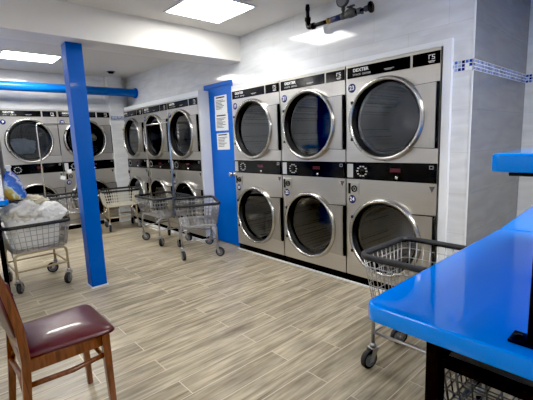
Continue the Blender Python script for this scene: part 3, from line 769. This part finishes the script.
# printed bag hanging from the shelf over the table
t = thing('plastic_bag', 'knotted plastic bag printed blue, red and yellow on the laundry heap', 'bag', (.62, 4.36, .86), 0)
m = MB(); n = 40; prof = [(.0, 0), (.07, .0), (.092, .02), (.097, .06), (.088, .12), (.070, .18), (.055, .235), (.030, .27), (.018, .285)]
vs = []; fs = []
for r, h in prof:
    for j in range(n):
        a = 2*pi*j/n; k = 1 + (.10*sin(5*a+h*9) + .06*sin(9*a-h*14))*(.4+h*2.2); s = (1, .55)
        vs.append((r*k*cos(a)*s[0]*.95 + h*-.12, r*k*sin(a)*s[1], h))
for i in range(len(prof)-1):
    for j in range(n): fs.append([i*n+j, i*n+(j+1) % n, (i+1)*n+(j+1) % n, (i+1)*n+j])
m.add(vs, fs, True); m.build('bag_body', M_bag, t)
m = MB(); m.lathe([(.012, 0), (.022, .012), (.018, .022), (.03, .04), (.022, .055), (0, .058)], 14, Matrix.Translation((-.035, 0, .28))); m.build('knot', M_white, t)

# ------------------------------------------------------------------ dining chair
t = thing('dining_chair', 'brown wooden chair with burgundy vinyl seat in the near corner', 'chair', (.38, 1.99, 0), 0)
# local: x forward, y to far side. seat spans x -.19..+.20, y -.215..+.215
def seat_mesh():
    bm = bmesh.new(); nx, ny = 20, 20; g = {}
    for i in range(nx+1):
        for j in range(ny+1):
            u, v = -1+2*i/nx, -1+2*j/ny
            e = 14; k = (abs(u)**e+abs(v)**e)**(1/e); k = max(abs(u), abs(v))/k if k > 0 else 1
            x, y = u*k, v*k
            wy = .190 + .027*(x+1)/2
            d = max(abs(u), abs(v)); z = .030*(1-d**4) - (.0 if d < .999 else .004)
            g[i, j] = bm.verts.new((.010 + x*.195, y*wy, .462+z))
    for i in range(nx):
        for j in range(ny): bm.faces.new((g[i, j], g[i+1, j], g[i+1, j+1], g[i, j+1]))
    r = bmesh.ops.extrude_face_region(bm, geom=list(bm.faces))
    for v in [q for q in r['geom'] if isinstance(q, bmesh.types.BMVert)]: v.co.z = .448; v.co.x = .010+(v.co.x-.010)*.97; v.co.y *= .97
    return bm
m = MB(); m.from_bm(seat_mesh(), None, True); m.build('seat', M_vinyl, t)
m = MB()
for s in (-1, 1):
    m.box(-.165, .165, s*.185-.011, s*.185+.011, .392, .450, bev=.003)
m.box(.140, .164, -.185, .185, .392, .450, bev=.003); m.box(-.185, -.163, -.185, .185, .392, .450, bev=.003); m.build('apron', M_wood, t)
def bar(m, p, q, a, b):
    """tapered square bar from p to q"""
    p, q = Vector(p), Vector(q)
    vs = [(p.x+sx*a, p.y+sy*a, p.z) for sx, sy in ((-1, -1), (1, -1), (1, 1), (-1, 1))] + [(q.x+sx*b, q.y+sy*b, q.z) for sx, sy in ((-1, -1), (1, -1), (1, 1), (-1, 1))]
    m.add(vs, [[3, 2, 1, 0], [4, 5, 6, 7], [0, 1, 5, 4], [1, 2, 6, 5], [2, 3, 7, 6], [3, 0, 4, 7]], False)
for s in (-1, 1):
    m = MB(); bar(m, (.160, s*.190, .0), (.152, s*.190, .448), .013, .018); m.build('leg', M_wood, t)
    # rear leg carrying on as the back post
    m = MB(); pts = [(-.215, 0, .014), (-.190, .25, .016), (-.174, .45, .017), (-.180, .60, .017), (-.214, .78, .015), (-.25, .92, .013)]
    vs = []; fs = []
    for x, z, r in pts:
        for dx, dy in ((-1, -1), (1, -1), (1, 1), (-1, 1)): vs.append((x+dx*r, s*.198+dy*.012, z))
    for i in range(len(pts)-1):
        for j in range(4): fs.append([i*4+j, i*4+(j+1) % 4, (i+1)*4+(j+1) % 4, (i+1)*4+j])
    fs += [[3, 2, 1, 0], [20, 21, 22, 23]]; m.add(vs, fs, False); m.build('leg', M_wood, t)
    m = MB(); m.tube([(-.185, s*.190, .335), (.0, s*.190, .328), (.16, s*.190, .345)], .0125, 8); m.build('stretcher', M_wood, t)
m = MB(); m.tube([(-.188, -.19, .30), (-.18, 0, .30), (-.188, .19, .30)], .0125, 8); m.build('stretcher', M_wood, t)
m = MB(); m.tube([(.155, -.19, .30), (.155, .19, .30)], .011, 8); m.build('stretcher', M_wood, t)
# backrest: curved lower rail, padded panel, top rail
def back_rail(z0, z1, x0, x1, bow, th, yw=.19):
    m = MB(); n = 12; vs = []; fs = []
    for i in range(n+1):
        v = -1+2*i/n; b = -bow*(1-v*v)
        for (x, z) in ((x0+b-th, z0), (x0+b+th, z0), (x1+b+th, z1), (x1+b-th, z1)): vs.append((x, v*yw, z))
    for i in range(n):
        for j in range(4): fs.append([i*4+j, i*4+(j+1) % 4, (i+1)*4+(j+1) % 4, (i+1)*4+j])
    fs += [[3, 2, 1, 0], [n*4+j for j in range(4)]]
    m.add(vs, fs, True); return m
back_rail(.50, .555, -.173, -.176, .02, .011).build('lower_rail', M_wood, t)
back_rail(.565, .80, -.178, -.215, .022, .022).build('backrest', M_vinyl, t)
back_rail(.81, .92, -.218, -.25, .025, .013, .205).build('top_rail', M_wood, t)

# ------------------------------------------------------------------ camera, world, colour
FY = (radians(41.84283466), radians(8.83648351), radians(-2.16425017))
yaw, pit, rol = FY
fw = Vector((sin(yaw)*cos(pit), cos(yaw)*cos(pit), -sin(pit))); rt = Vector((cos(yaw), -sin(yaw), 0)); up = rt.cross(fw)
r_ = cos(rol)*rt + sin(rol)*up; u_ = -sin(rol)*rt + cos(rol)*up
cam = bpy.data.cameras.new('camera'); co = bpy.data.objects.new('camera', cam); COL.objects.link(co)
cam.sensor_width = 36; cam.lens = 376.43/533*36; cam.clip_start = .02
R3 = Matrix((r_, u_, -fw)).transposed()
co.matrix_world = Matrix.Translation((0, 0, 1.331)) @ R3.to_4x4()
S.camera = co
w = bpy.data.worlds.new('world'); S.world = w; w.use_nodes = True
w.node_tree.nodes['Background'].inputs['Color'].default_value = (.8, .88, 1, 1); w.node_tree.nodes['Background'].inputs['Strength'].default_value = .05
S.view_settings.view_transform = 'Standard'; S.view_settings.look = 'None'
S.view_settings.exposure = .42; S.view_settings.gamma = 1.03
S.view_settings.use_curve_mapping = True
S.view_settings.curve_mapping.black_level = (.009, .009, .009)
S.view_settings.curve_mapping.update()
S.cycles.use_denoising = True
S.cycles.max_bounces = 10; S.cycles.diffuse_bounces = 5; S.cycles.glossy_bounces = 5; S.cycles.transparent_max_bounces = 12
S.cycles.sample_clamp_indirect = 8
